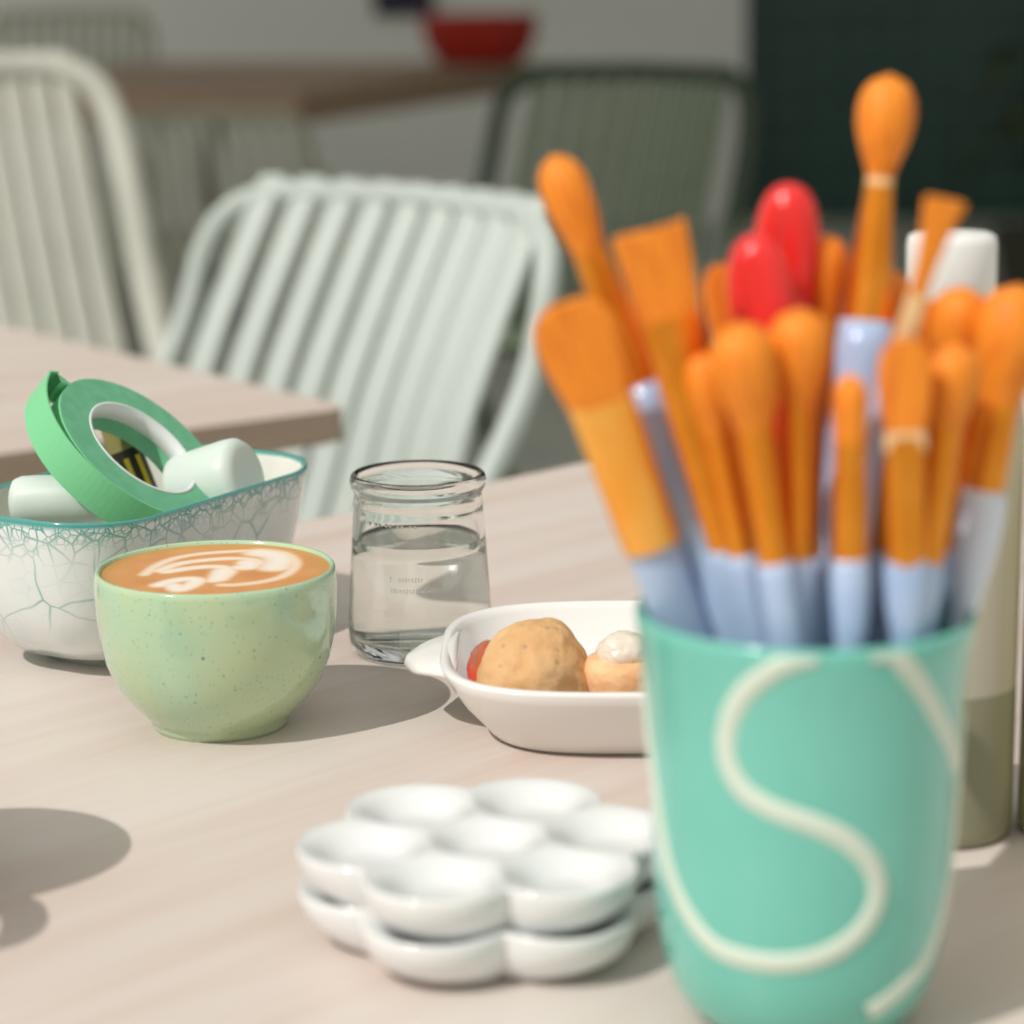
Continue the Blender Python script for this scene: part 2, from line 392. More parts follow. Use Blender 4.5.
# ---------------------------------------------------------------- slatted chairs
def chair(name, label, loc, rz, w=.46, zt=.84, mt='sage', mf=None, ns=10, gap=.055, group=None, lean=.12, sw=.0215, fr=.0125):
    t = thing(name, label, 'chair', loc, rz, group); mf = mf or mt
    zs = .44
    kc = .05                                             # backrest curvature
    yb = lambda x: -kc * (2 * x / w) ** 2
    # side profile of slats (y towards the back), origin under the top rail
    prof = [(-.50 - lean + .09, zs), (-.42 - lean + .07, zs + .012), (-.25 - lean, zs - .005), (-.10 - lean, zs - .02), (-.035 - lean, zs + .012), (-lean + .012, zs + .10), (-lean * .6, zs + .22), (0, zt)]
    hw = w / 2; r = fr; cr = .085
    # frame: one continuous tube
    side = lambda s: [Vector((s * (hw - .03), -.50 - lean + .07, 0)), Vector((s * (hw - .01), -.47 - lean + .07, zs - .06)), Vector((s * hw, -.44 - lean + .08, zs - .01)), Vector((s * hw, -.25 - lean, zs - .005)), Vector((s * hw, -.09 - lean - kc*.5, zs + .005)), Vector((s * hw, -lean * .8 - kc * .9, zs + .14)), Vector((s * hw, -lean * .33 - kc, zt - .15)), Vector((s * (hw - .006), -.022 - kc*.95, zt - .065))]
    top = []
    for i in range(9):
        x = -(hw - .075) + (2 * hw - .15) * i / 8; top.append(Vector((x, yb(x), zt - .006 * abs(i - 4) / 4)))
    corner = lambda s: Vector((s * (hw - .028), -.008 - kc*.8, zt - .024))
    pts = side(-1) + [corner(-1)] + top + [corner(1)] + side(1)[::-1]
    mesh('frame', tube(spline(pts, 6), r, n=12), M[mf], t)
    for s in (-1, 1):
        mesh('rear_leg', tube([Vector((s * hw, -.13 - lean, zs - .004)), Vector((s * hw, -.06 - lean, zs - .1)), Vector((s * (hw + .005), .0, 0))], r * .95, n=12), M[mf], t)
    mesh('seat_rail', join(tube([Vector((-hw, -.44 - lean + .08, zs - .012)), Vector((hw, -.44 - lean + .08, zs - .012))], r*.8, n=10), tube([Vector((-hw, -.09 - lean - kc*.5, zs - .02)), Vector((hw, -.09 - lean - kc*.5, zs - .02))], r*.8, n=10)), M[mf], t)
    for i in range(ns):
        x = -(hw - gap) + (w - 2 * gap) * i / (ns - 1)
        q = []
        for j, (y, z) in enumerate(prof):
            k = max(0, min(1, (z - zs) / .12)) if j > 3 else 0
            q.append(Vector((x, y + yb(x) * k, z)))
        q[-1].z -= .002; q.append(Vector((x, q[-1].y + .008, zt - .004))); 
        pts2 = spline(q, 5)
        mesh('slat', tube(pts2, sw, .007, n=10, side=Vector((1, 0, 0))), M[mt], t)
    return t

ZT1 = .83
pl, pr = at(254, 182, ZT1), at(600, 212, ZT1)
d1 = pr - pl; a1 = math.atan2(d1.y, d1.x); print('chair1', pl, pr, d1.length, math.degrees(a1))
mid = (pl + pr) / 2
chair('slatted_chair', 'pale sage green slatted metal chair, nearest chair, behind the glass jar', (mid.x, mid.y, 0) , a1, w=d1.length + .01, zt=ZT1, mt='sage', ns=9, gap=.066, lean=.15)
# move origin so that the frame corners (which sit forward of the rail middle) meet the points
# left cream chair
ZT2 = .93
ql, qr = at(-190, 66, ZT2), at(122, 66, ZT2)
ql = at(-150, 62, ZT2)
print('chair2', ql, qr)
d = qr - ql; mid = (ql + qr) / 2
ARZ = math.radians(30); qr = at(94, 62, ZT2)
mid = qr - Vector((K(ARZ), S(ARZ), 0)) * .25
chair('slatted_chair', 'cream slatted metal chair cut off by the left edge of the photo', (mid.x, mid.y, 0), ARZ, w=.50, zt=ZT2, mt='cream', ns=12, gap=.06, lean=.18, fr=.021, sw=.0165)
ZT3 = .87
ql, qr = at(510, 70, ZT3), at(775, 72, ZT3); d = qr - ql; mid = (ql + qr) / 2
print('chair3', ql, qr, d.length)
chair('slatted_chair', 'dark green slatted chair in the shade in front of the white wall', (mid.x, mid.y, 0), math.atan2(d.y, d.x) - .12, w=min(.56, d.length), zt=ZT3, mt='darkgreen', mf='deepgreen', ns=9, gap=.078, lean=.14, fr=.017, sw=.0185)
pz = at(190, 108, .74)
c4 = chair('slatted_chair', 'dim grey-green slatted chair at the left end of the brown far table', (pz.x, pz.y, 0), .5, w=.56, zt=.725, mt='greysage', ns=10, gap=.05, sw=.014)
pz = aty(70, 12, 9.6)
c5 = clone(c4, (pz.x, pz.y, 0), .1, 'faint grey-green slatted chair against the back wall, above the cream chair'); c5.scale = (1.1, 1.1, 1.26)

# ---------------------------------------------------------------- far things
p = at(482, 60, TZ)
p = Vector((p.x, p.y, TZ)); p = at(480, 64, TZ)
k = pxm(p); R = 58 * k
rb = thing('serving_bowl', 'red enamel bowl on the brown table by the white wall', 'bowl', p)
mesh('body', lathe([(0, .004), (R*.66, 0), (R*.70, .006), (R*.93, R*.32), (R, R*.75), (R*1.02, R*.84), (R*.96, R*.82), (R*.88, R*.34), (R*.55, .02), (0, .015)], 48), M['redbowl'], rb)
p = aty(404, 16, WY - .016)
wp_ = thing('wall_picture', 'small dark navy picture on the back wall, above and left of the red bowl', 'picture', p)
mesh('frame', join(box(-.115, 0, .16, .016, .03, .32, .002), box(.115, 0, .16, .016, .03, .32, .002), box(0, 0, .008, .214, .03, .016, .002), box(0, 0, .312, .214, .03, .016, .002)), M['black'], wp_, smooth=False)
mesh('canvas', box(0, .004, .16, .214, .012, .288), M['navy'], wp_, smooth=False)
# plant at the right edge
p = aty(1040, 60, 8.2); base = Vector((p.x, p.y, 0))
pt = thing('potted_plant', 'dark leafy potted plant at the right edge before the green tiled wall', 'plant', base)
mesh('pot', lathe([(0, 0), (.10, 0), (.13, .18), (.14, .19), (.14, .215), (.125, .215), (.12, .18), (0, .17)], 40), M['pot'], pt, sharp=40)
mesh('soil', lathe([(0, .195), (.1225, .19), (.12, .18)], 30), M['soil'], pt)
mesh('stem', tube(spline([(0, 0, .18), (.01, .01, .5), (-.01, 0, .82)], 5), [.014]*11, n=8), M['leaf'], pt)
for i in range(16):
    a = i * 2.4; z0 = .36 + .028 * i; Ln = .30 - .006 * i
    dr = Vector((K(a), S(a), 0)); sd = Vector((-S(a), K(a), 0)); V = []; F = []
    for j in range(9):
        t = j / 8; w = .055 * math.sin(PI * min(1, t * .95 + .03)) ** .8
        c = Vector((0, 0, z0)) + dr * (Ln * t) + Vector((0, 0, .22 * t - .28 * t * t))
        V += [c - sd * w + Vector((0, 0, .01)), c, c + sd * w + Vector((0, 0, .01)), c - Vector((0, 0, .002))]
    for j in range(8):
        for q in range(2): F.append((j*4+q, j*4+q+1, j*4+q+5, j*4+q+4))
        F.append((j*4+2, j*4+3, j*4+7, j*4+6)); F.append((j*4+3, j*4, j*4+4, j*4+7))
    mesh('leaf', (V, F), M['leaf'], pt)

# ---------------------------------------------------------------- coffee cup
p = at(221, 723, TZ)
cc = thing('coffee_cup', 'speckled green handleless cup filled with latte, in front of the bubble-glazed bowl', 'cup', p)
cc.scale = (1.035, 1.035, 1.06)
prof = [(0, .0015), (.021, .0015), (.0225, 0), (.0262, 0), (.0270, .0018), (.0276, .0040), (.0302, .0062), (.0355, .0118), (.0405, .0185), (.0440, .027), (.0460, .036), (.0469, .045), (.0472, .054), (.0470, .0595), (.0466, .0617), (.0458, .0625), (.0449, .0619), (.0444, .060), (.0440, .052), (.042, .035), (.034, .018), (.02, .010), (0, .0085)]
mesh('body', lathe(prof, 128), M['cupgreen'], cc)
# latte surface with milk-foam rosetta as a colour attribute
strokes = [  # (points in zoomed ellipse space, width)
    ([(218, 172), (250, 135), (310, 108), (400, 92), (520, 84), (640, 82), (735, 92), (790, 118), (805, 150), (770, 185), (690, 205), (600, 214), (545, 214)], 8, .75),
    ([(640, 90), (700, 100), (735, 120), (725, 150)], 20, 1),
    ([(270, 158), (330, 132), (430, 118), (540, 112), (620, 118), (655, 132), (610, 148), (585, 146)], 9, .85),
    ([(610, 128), (620, 146), (595, 148)], 14, 1),
    ([(300, 162), (380, 150), (460, 144), (520, 148), (550, 165), (530, 190), (505, 198)], 10, .9),
    ([(525, 160), (520, 192)], 13, 1),
    ([(300, 212), (350, 196), (410, 190), (440, 198), (420, 218), (385, 230), (360, 215)], 11, 1),
]
ss = []
for pts, w, f in strokes:
    q = spline([((x - 494) / 455, -(y - 160) / 103, 0) for x, y in pts], 5); ss.append((q, w / 101 * .52, f))
def foam(x, y):
    best = 0
    for q, w, f in ss:
        for a, b in zip(q, q[1:]):
            ab = b - a; ap = Vector((x, y, 0)) - a; t = max(0, min(1, ap.dot(ab) / max(ab.length_squared, 1e-9)))
            dd = (ap - ab * t).length
            v = f * max(0, 1 - (dd / (2.1 * w)) ** 2)
            if v > best: best = v
    return best
RC = .0447; nr, na = 56, 150
V = [Vector((0, 0, .0606))]; cols = []; F = []
for i in range(1, nr + 1):
    for j in range(na):
        a = 2 * PI * j / na; r = RC * i / nr; V.append(Vector((r * K(a), r * S(a),   .0606 + (.0004 * max(0, (i / nr - .93) / .07) ** 2))))
for j in range(na): F.append((0, 1 + j, 1 + (j + 1) % na))
for i in range(nr - 1):
    for j in range(na):
        a = 1 + i * na; b = a + na; F.append((a + j, b + j, b + (j+1) % na, a + (j+1) % na))
lo = mesh('latte', (V, F), None, cc, fix=False)
ca = lo.data.color_attributes.new('milk', 'FLOAT_COLOR', 'POINT')
for i, v in enumerate(V):
    x, y = v.x / RC, v.y / RC
    fo = foam(x, y); rr = math.hypot(x, y)
    n = noise.noise(Vector((x * 4, y * 4, 0))) * .5 + .5
    crema = Vector((.58, .235, .075)).lerp(Vector((.68, .33, .125)), n)
    edge = max(0, (rr - .86) / .14)
    crema = crema.lerp(Vector((.46, .27, .07)), min(1, edge * .8))
    halo = Vector((.80, .50, .26))
    c = crema.lerp(halo, min(1, fo * 1.3)).lerp(Vector((.86, .78, .70)), max(0, fo * 1.6 - .6))
    ca.data[i].color = (c.x, c.y, c.z, 1)
lm = mat('latte_surface', (.6, .3, .1), .35, spec=.3); nt = lm.node_tree
an = nt.nodes.new('ShaderNodeAttribute'); an.attribute_name = 'milk'; nt.links.new(an.outputs['Color'], nt.nodes['Principled BSDF'].inputs['Base Color'])
lo.data.materials.append(lm)

# ---------------------------------------------------------------- cup off the left edge (its shadow shows)
p = Vector((-.2245, .797, TZ))
ec = thing('coffee_cup', 'beige cup with a handle just past the left edge, throwing its shadow on the table', 'cup', p, 0)
mesh('body', lathe(prof, 80), M['beigecup'], ec)
mesh('coffee', lathe([(0, .052), (.0438, .0522)], 60), M['coffee'], ec)
ha = math.radians(-64); hd = Vector((K(ha), S(ha), 0))
hp = [hd * r + Vector((0, 0, z)) for r, z in ((.045, .05), (.058, .053), (.074, .048), (.080, .036), (.072, .022), (.056, .018), (.0425, .021))]
mesh('handle', tube(spline(hp, 5), .0070, .0042, n=12), M['beigecup'], ec)

# ---------------------------------------------------------------- bubble-glazed bowl
BC = Vector((-.173, 1.118, TZ)); be = math.radians(60)
bw = thing('ceramic_bowl', 'white rectangular bowl with teal bubble glaze and teal rim behind the green cup', 'bowl', BC, be)
HX, HY = .088, .053
def bring(sx, sy, z, r, off=0.0):
    out = []
    for x, y in rrect(HX * sx + off, HY * sy + off, r, 10):
        zz = z
        if z > .06:                      # rim dips slightly between the corners
            zz = z - .002 * (1 - min(1, (x / HX) ** 2)) 
        out.append((x, y, zz))
    return out
outer = [bring(.50, .46, .003, .018), bring(.50, .46, 0, .018), bring(.53, .50, 0, .02), bring(.545, .52, .004, .021), bring(.70, .68, .007, .029), bring(.83, .81, .017, .034), bring(.91, .90, .031, .036), bring(.96, .955, .050, .037), bring(.99, .985, .068, .036), bring(1, 1, .0735, .035), bring(.995, .992, .075, .034), bring(.978, .965, .0748, .033), bring(.966, .945, .0735, .032)]
ot = mesh('body', loft(outer, True, False), M['bowl'], bw)
inner = [bring(.966, .945, .0735, .032), bring(.955, .93, .070, .032), bring(.92, .89, .050, .032), bring(.86, .83, .030, .03), bring(.72, .68, .014, .025), bring(.5, .45, .008, .018)]
mesh('inside_glaze', loft(inner, False, True), M['bowlin'], bw)

def orient(o, zaxis, xhint=Vector((1, 0, 0))):
    z = zaxis.normalized(); x = (xhint - z * xhint.dot(z)).normalized(); y = z.cross(x)
    o.rotation_euler = Matrix((x, y, z)).transposed().to_euler()
# masking tape roll
tn = Vector((.62, -.24, .74)).normalized()
tc_ = aty(143, 448, 1.105)
tr = thing('tape_roll', 'roll of green masking tape with a loose end, leaning in the glazed bowl', 'tape roll', tc_)
ux = Vector((-.70, .05, .70)); orient(tr, tn, ux)
RO, RI, TW = .0435, .0285, .017
# local: z = face normal, x = up-left in the photo
mesh('tape', lathe([(RO, -TW), (RO, 0), (RO*.999, .0002)], 96), M['tape'], tr)
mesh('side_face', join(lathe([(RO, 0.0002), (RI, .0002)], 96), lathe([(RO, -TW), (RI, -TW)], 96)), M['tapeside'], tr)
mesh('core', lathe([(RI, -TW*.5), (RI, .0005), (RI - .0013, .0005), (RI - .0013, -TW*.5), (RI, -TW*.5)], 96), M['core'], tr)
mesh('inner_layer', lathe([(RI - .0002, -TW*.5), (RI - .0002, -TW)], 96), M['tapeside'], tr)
# loose tail: leaves the roll at lower left, stands off it, folded over at the top
def strip(pts, z0, z1, th=.0004):
    V = []; F = []; n = len(pts)
    for i, q in enumerate(pts):
        t = (pts[min(i+1, n-1)] - pts[max(i-1, 0)]).normalized(); nn = Vector((-t.y, t.x, 0)) * th
        V += [q + nn + Vector((0, 0, z0)), q + nn + Vector((0, 0, z1)), q - nn + Vector((0, 0, z1)), q - nn + Vector((0, 0, z0))]
    for i in range(n - 1):
        for a in range(4): b = (a + 1) % 4; F.append((i*4+a, i*4+b, i*4+4+b, i*4+4+a))
    F.append((0, 1, 2, 3)); F.append((4*n-4, 4*n-3, 4*n-2, 4*n-1)); return V, F
tail = []
for i in range(30):
    t = i / 29; a = math.radians(125 - 118 * t)          # toward -> x axis direction
    rr = RO + .0006 + .0085 * (t ** 1.5)
    tail.append(Vector((rr * K(a), rr * S(a), 0)))
e = tail[-1]
tail2 = tail + [e + Vector((.001, -.004, 0)), e + Vector((-.0015, -.0085, 0))]
mesh('loose_end', strip(tail2, -TW + .0005, .001), M['tape'], tr, smooth=False)
f0 = tail2[-1]
V = [f0 + Vector((0, 0, .0)), f0 + Vector((.001, -.0005, -TW)), f0 + Vector((-.012, -.004, -TW * .75)), f0 + Vector((-.011, -.005, -.002)), f0 + Vector((-.004, .006, .001)), f0 + Vector((-.004, .006, -TW*.6))]
mesh('folded_tip', (V, [(0, 1, 2, 3), (0, 3, 4), (1, 5, 2), (4, 3, 2, 5)]), M['tape'], tr, smooth=False, fix=False)

# frosted pots and a marker in the bowl
def frosted(label, px, py, y, axis, r, h):
    c = aty(px, py, y); t = thing('plastic_pot', label, 'pot', c, group=None); orient(t, axis)
    mesh('body', lathe([(0, -h), (r*.78, -h), (r*.88, -h*.95), (r*.93, -h*.8), (r, h*.55), (r*.985, h*.8), (r*.88, h*.95), (r*.7, h), (0, h*1.0)], 64), M['frost'], t)
    return t
frosted('frosted white plastic pot right of the green tape roll in the bowl', 214, 484, 1.125, Vector((.80, -.30, .25)), .0185, .0185)
frosted('frosted white plastic pot left of the green tape roll in the bowl', 60, 500, 1.085, Vector((-.95, .1, -.05)), .0115, .021)
mk = thing('marker_pen', 'black marker with yellow stripes seen through the hole of the green tape', 'marker', aty(138, 481, 1.155)); orient(mk, Vector((-.35, .1, .93)))
mesh('body', lathe([(0, -.024), (.0075, -.024), (.0075, .016), (0, .016)], 32), M['black'], mk, sharp=40)
mesh('cap', lathe([(0, .016), (.0079, .016), (.0075, .028), (0, .029)], 32), M['olivecard'], mk, sharp=40)
for q in (-1, 0, 1):
    a = -PI/2 + q * .75
    mesh('stripe', xf(box(0, 0, 0, .0022, .0012, .030), Matrix.Translation(Vector((.0074 * K(a), .0074 * S(a), -.003))) @ Matrix.Rotation(a + PI/2, 4, 'Z')), M['yellow'], mk, smooth=False)
pc = thing('card_box', 'olive card box lying in the bowl under the green tape roll', 'box', Vector((-.150, 1.135, TZ + .022))); pc.rotation_euler = (.1, .12, 1.0)
mesh('body', box(0, 0, 0, .066, .034, .02, .001), M['olivecard'], pc, smooth=False)
mesh('printed_band', box(.018, 0, 0, .012, .0346, .0206, .001), M['yellow'], pc, smooth=False)

# ---------------------------------------------------------------- glass jar of water
p = at(421, 650, TZ); k = pxm(p); print('jar k', k, p)
jr = thing('glass_jar', 'small clear glass jar half full of water behind the white dish', 'jar', p)
rb_, = (71.5 * k,)
J = rb_ / .0322
gp = [(0, .0012), (.018, .0012), (.026, 0), (.0295, .0004), (.0315, .003), (.0322, .008), (.0320, .016), (.0314, .026), (.0306, .038), (.0298, .050), (.0291, .059), (.0288, .0625), (.0291, .0640), (.0288, .0652), (.0284, .068), (.0289, .0695), (.0299, .0710), (.0303, .0733), (.0299, .0757), (.0287, .0768), (.0272, .0764), (.0262, .0745), (.0260, .070), (.0262, .064), (.0270, .055), (.0279, .042), (.0288, .028), (.0293, .014), (.0288, .009), (.027, .0068), (.018, .0062), (0, .0068)]
mesh('jar_glass', lathe([(r * J, z * 1.07) for r, z in gp], 128), M['glass'], jr)
wp = [(0, .00665), (.018, .0061), (.0271, .0067), (.0289, .009), (.0294, .014), (.0289, .028), (.0280, .042), (.0276, .0497), (.0270, .0493), (.025, .0490), (0, .0489)]
mesh('water', lathe([(r * J, z * 1.07) for r, z in wp], 128), M['water'], jr)
emb = []; dots = []
rnd = random.Random(2)
for row, z in ((0, .040), (1, .035)):
    for i in range(13):
        if rnd.random() < .12: continue
        a = math.radians(-112 + i * 2.6 + row * 1.0); r = (.0309 if row == 0 else .0312) * J
        emb.append(xf(blob(.00036, .0003, .0007 + .0005 * rnd.random(), i, .1, 2, 2), Matrix.Translation((r * K(a), r * S(a), z)) @ Matrix.Rotation(a + PI/2, 4, 'Z')))
for i in range(9):
    a = math.radians(-135 + i * 5.5 + 1.5*(i % 2)); r = .0290 * J
    dots.append(xf(blob(.0009, .0006, .0008, i, .1, 2, 2), Matrix.Translation((r * K(a), r * S(a), .0635)) @ Matrix.Rotation(a + PI/2, 4, 'Z')))
mesh('embossing', join(*emb), M['glass'], jr); mesh('moulded_dots', join(*dots), M['glass'], jr)

# ---------------------------------------------------------------- white serving dish
ZR = .031
fl = at(470, 697, TZ + ZR); bl = at(560, 600, TZ + ZR); lf = at(443, 655, TZ + ZR)
print('dish', fl, bl, lf)
DW = .168; DD = (bl.y - fl.y)
dc = Vector((lf.x + DW/2 - .002, (fl.y + bl.y) / 2, TZ))
ds = thing('serving_dish', 'white square baking dish with rounded corners and side tabs, holding a muffin', 'dish', dc, math.radians(-1))
hx, hy = DW/2, DD/2
def dring(o, z, r):
    out = []
    for i in range(96):
        a = 2 * PI * i / 96; c, s_ = K(a), S(a); e = 2 / 3.4
        out.append(((hx + o) * math.copysign(abs(c) ** e, c), (hy + o) * math.copysign(abs(s_) ** e, s_), z))
    return out
rings = [dring(-.030, .0015, .03), dring(-.0285, 0, .03), dring(-.0225, 0, .032), dring(-.0200, .0018, .034), dring(-.016, .007, .037), dring(-.009, .015, .042), dring(-.003, .025, .046), dring(-.0006, .0295, .048), dring(-.001, .0308, .048), dring(-.003, .0313, .046), dring(-.0052, .0306, .044), dring(-.0065, .028, .042), dring(-.011, .018, .038), dring(-.017, .0125, .034), dring(-.026, .0102, .03), dring(-.040, .010, .025)]
mesh('body', loft(rings, True, True), M['dishw'], ds)
for s in (-1, 1):
    V = []; rr = []
    for j in range(9):
        t = j / 8; x = s * (hx - .008 + t * .021)
        wv = .026 * max(.02, 1 - t ** 2.6) ** .5 + .001
        wv += .010 * (1 - t) ** 3
        ring = [(x, wv * K(a), .0268 + .0048 * S(a) * (1 - .3 * t) - .003 * t * t) for a in [2 * PI * q / 20 for q in range(20)]]
        rr.append(ring)
    rr.append([(s * (hx + .0142), y * .5, (z - .0238) * .4 + .0238) for x, y, z in rr[-1]])
    mesh('side_tab', loft(rr), M['dishw'], ds)
# muffin
pm = aty(537, 690, fl.y + .052); pm.z = TZ + .010
mu = thing('muffin', 'golden muffin with dark flecks in the white dish', 'muffin', pm, 0)
km = pxm(pm)
def mdeform(p):
    # fold on the right side
    f = math.exp(-(((p.x - .013) / .008) ** 2 + ((p.z - .022) / .010) ** 2)) if p.y < 0 else 0
    p.y += .0045 * f
    if p.x > .010: p.z -= (p.x - .010) * .45
    return p
mb = blob(61 * km, .025, .0235, 3, .09, 1.4, 6)
mb = ([mdeform(Vector((v.x, v.y, v.z * (1.0 if v.z > 0 else .5) + .0160))) for v in mb[0]], mb[1])
mbt = xf(mb, Matrix.Rotation(math.radians(20), 4, 'X'))
mz = min(v.z for v in mbt[0]); mbt = xf(mbt, Matrix.Translation((0, 0, -mz)))
mesh('top', mbt, M['muffin'], mu)
cr = blob(51 * km, .021, .0075, 8, .08, 3, 4)
cr = xf(cr, Matrix.Translation((.001, .001, .0068)) @ Matrix.Rotation(math.radians(12), 4, 'X'))
mesh('base', cr, M['crust'], mu)
# second cake with icing
p = aty(624, 694, fl.y + .042); p.z = TZ + .010
ck = thing('small_cake', 'small orange cake topped with white icing, beside the muffin, half behind the mug', 'cake', p, .3)
mesh('base', xf(lathe([(0, 0), (.0128, 0), (.014, .002), (.0158, .016), (.0165, .0205), (.0145, .024), (0, .026)], 48), Matrix.Identity(4)), M['cake'], ck)
mesh('icing', xf(blob(.0108, .0108, .0085, 5, .10, 1.6, 5), Matrix.Translation((0, 0, .0262))), M['icing'], ck)
pj = aty(462, 675, fl.y + .050); pj.z = TZ + .006
jm = mesh('jam', xf(blob(.012, .024, .013, 6, .12, 1.5, 4), Matrix.Translation((0, 0, .0128))), M['jam'])
jm.location = Vector((dc.x - hx + .0235, dc.y - .014, TZ + .0100)); jm.name = 'jam_dollop'
tag(jm, 'glossy red jam dollop at the left inside the white dish', 'jam')
sm = []
for i in range(16):
    a = rnd.uniform(-1, 1); sm.append(xf(blob(rnd.uniform(.002, .007), .0022, .0011, i, .2, 2, 2), Matrix.Translation((rnd.uniform(-.012, .014), rnd.uniform(-.009, .012), .0012)) @ Matrix.Rotation(rnd.uniform(-.6, .9), 4, 'Z')))
bj = mesh('berry_jam', join(*sm), M['berry']); bj.location = aty(586, 690, fl.y + .030); bj.location.z = TZ + .0101
tag(bj, 'dark purple berry jam smeared on the dish floor between muffin and small cake', 'jam', kind='stuff')

# ---------------------------------------------------------------- flower palettes
def palette(px, py, zr, rotdeg, label, name='paint_palette', zbase=0, Rpx=190):
    p = at(px, py, TZ + zr); k = pxm(p); s = Rpx * k / .0577; print('palette', p, s)
    H = .0185
    t = tag(bpy.data.objects.new('x', None), '', ''); bpy.data.objects.remove(t)
    d, rw = .0342, .0235
    cs = [(0, 0, .0175)] + [(.0372 * K(i * PI/3), .0372 * S(i * PI/3), .0190) for i in range(6)]
    def Rt(a):
        f = (a + PI/6) % (PI/3) - PI/6; return d * K(f) + math.sqrt(max(0, rw*rw - (d * S(f)) ** 2))
    def zt(x, y):
        best = 9
        for cx, cy, r in cs:
            q = math.hypot(x - cx, y - cy) / (r - .0006)
            best = min(best, q)
        q = best
        return H - .0072 / (1 + (q / .76) ** 5) * (1 - .25 * q * q)
    na = 180; V = [Vector((0, 0, zt(0, 0)))]; F = []
    radii = [i / 44 for i in range(1, 44)] + [.985]
    rows = 0
    for f in radii:
        for j in range(na):
            a = 2 * PI * j / na; r = Rt(a) * f; V.append(Vector((r * K(a), r * S(a), zt(r * K(a), r * S(a)))))
        rows += 1
    for f, z in ((.995, H - .0005), (1.0, H - .0018), (1.0, H - .0040), (.985, H - .0075), (.95, H - .0115), (.89, .0035), (.83, .0010), (.78, 0), (.60, 0)):
        for j in range(na):
            a = 2 * PI * j / na; r0 = Rt(a); sm_ = .0475
            w = min(1, max(0, (1 - f) / .4)) * .5
            r = (r0 * (1 - w) + sm_ * w) * f; V.append(Vector((r * K(a), r * S(a), z)))
        rows += 1
    V.append(Vector((0, 0, 0)))
    for j in range(na): F.append((0, 1 + j, 1 + (j+1) % na)); b = 1 + (rows-1) * na; F.append((b + j, len(V) - 1, b + (j+1) % na))
    for i in range(rows - 1):
        for j in range(na): a = 1 + i * na; F.append((a + j, a + na + j, a + na + (j+1) % na, a + (j+1) % na))
    o = mesh(name, ([v * s if False else Vector((v.x * s, v.y * s, v.z)) for v in V], F), M['porc'])
    o.location = (p.x, p.y, TZ + zbase); o.rotation_euler = (0, 0, math.radians(rotdeg))
    return tag(o, label, 'palette', 'stacked flower palettes')
ZU = .0135
palette(487, 834, .0185 + ZU, 8, 'white porcelain flower palette with seven wells, upper one of the stack of two', zbase=ZU)
palette(489, 876, .0185, 6, 'white porcelain flower palette underneath, lower one of the stack of two', zbase=0)

# ---------------------------------------------------------------- paint mug
MC = at(799, 1010, TZ); km = pxm(MC); print('mug', MC, km)
topz = None
hm = .118
mug = thing('paint_mug', 'teal ceramic tumbler with a cream curving line, packed with paintbrushes', 'mug', MC); mug.scale = (1, 1, 1.032)
mprof = [(r * 1.045, z) for r, z in [(.026, 0), (.0285, .0012), (.033, .0055), (.0368, .013), (.0390, .022), (.0405, .035), (.0414, .05), (.0420, .065), (.0425, .08), (.0434, .095), (.0447, .106), (.0460, .1145), (.0463, .1175)]]
def mr(z):
    if z <= 0: return .026
    for (r0, z0), (r1, z1) in zip(mprof, mprof[1:]):
        if z <= z1: return r0 + (r1 - r0) * (z - z0) / (z1 - z0)
    return mprof[-1][0]
full = [(0, .002), (.022, .002), (.0235, 0)] + mprof + [(.0479, .1190), (.0466, .1189), (.0458, .1175), (.0445, .108), (.0428, .095), (.0415, .07), (.0405, .045), (.038, .022), (.028, .010), (0, .008)]
mesh('body', lathe(full, 128), M['teal'], mug)
def cast(px, py):
    d = ray(px, py); t = .5
    while t < .9:
        q = CAM + d * t - MC; q.z /= 1.032
        if 0 <= q.z <= .1178 and math.hypot(q.x, q.y) <= mr(q.z): return q
        t += .0003
    return None
def painted(pts, w=.0033):
    loc = []
    for x, y in pts:
        q = cast(x, y) if not isinstance(x, str) else None
        if q: loc.append(Vector((math.atan2(q.y, q.x), q.z, 0)))
        else: print('miss', x, y)
    return loc
def ribbon(loc, w=.0033):
    P = spline(loc, 8); V = []; F = []; n = len(P); W = 7
    for i, q in enumerate(P):
        r = mr(q.y); t = P[min(i+1, n-1)] - P[max(i-1, 0)]; t = Vector((t.x * r, t.y, 0)).normalized(); nn = Vector((-t.y, t.x, 0))
        for k_ in range(W):
            u = -1 + 2 * k_ / (W - 1); a = q.x + nn.x * u * w / r; z = q.y + nn.y * u * w
            z = min(z, .1175)
            h = mr(z) + .0009 * (1 - u * u) ** .5 + .00005 - (.0003 if abs(u) == 1 else 0)
            V.append(Vector((h * K(a), h * S(a), z)))
    for i in range(n - 1):
        for k_ in range(W - 1): a = i * W + k_; F.append((a, a + 1, a + W + 1, a + W))
    return V, F
s1 = painted([(808, 657), (785, 664), (758, 681), (738, 702), (727, 730), (727, 761), (743, 790), (774, 810), (815, 825), (849, 842), (873, 868), (877, 899), (861, 930), (830, 953), (789, 963), (748, 960), (713, 945), (685, 909), (669, 868), (659, 817), (654, 775)])
s1 = [Vector((s1[0].x + .05, .1179, 0))] + [q for q in s1 if q.z == 0][0:]
a0, z0 = s1[-1].x, s1[-1].y
s1 += [Vector((a0 - .25, z0 + .018, 0)), Vector((a0 - .55, z0 + .036, 0)), Vector((a0 - .9, z0 + .028, 0)), Vector((a0 - 1.2, z0, 0))]
for q in s1[-4:]: pass
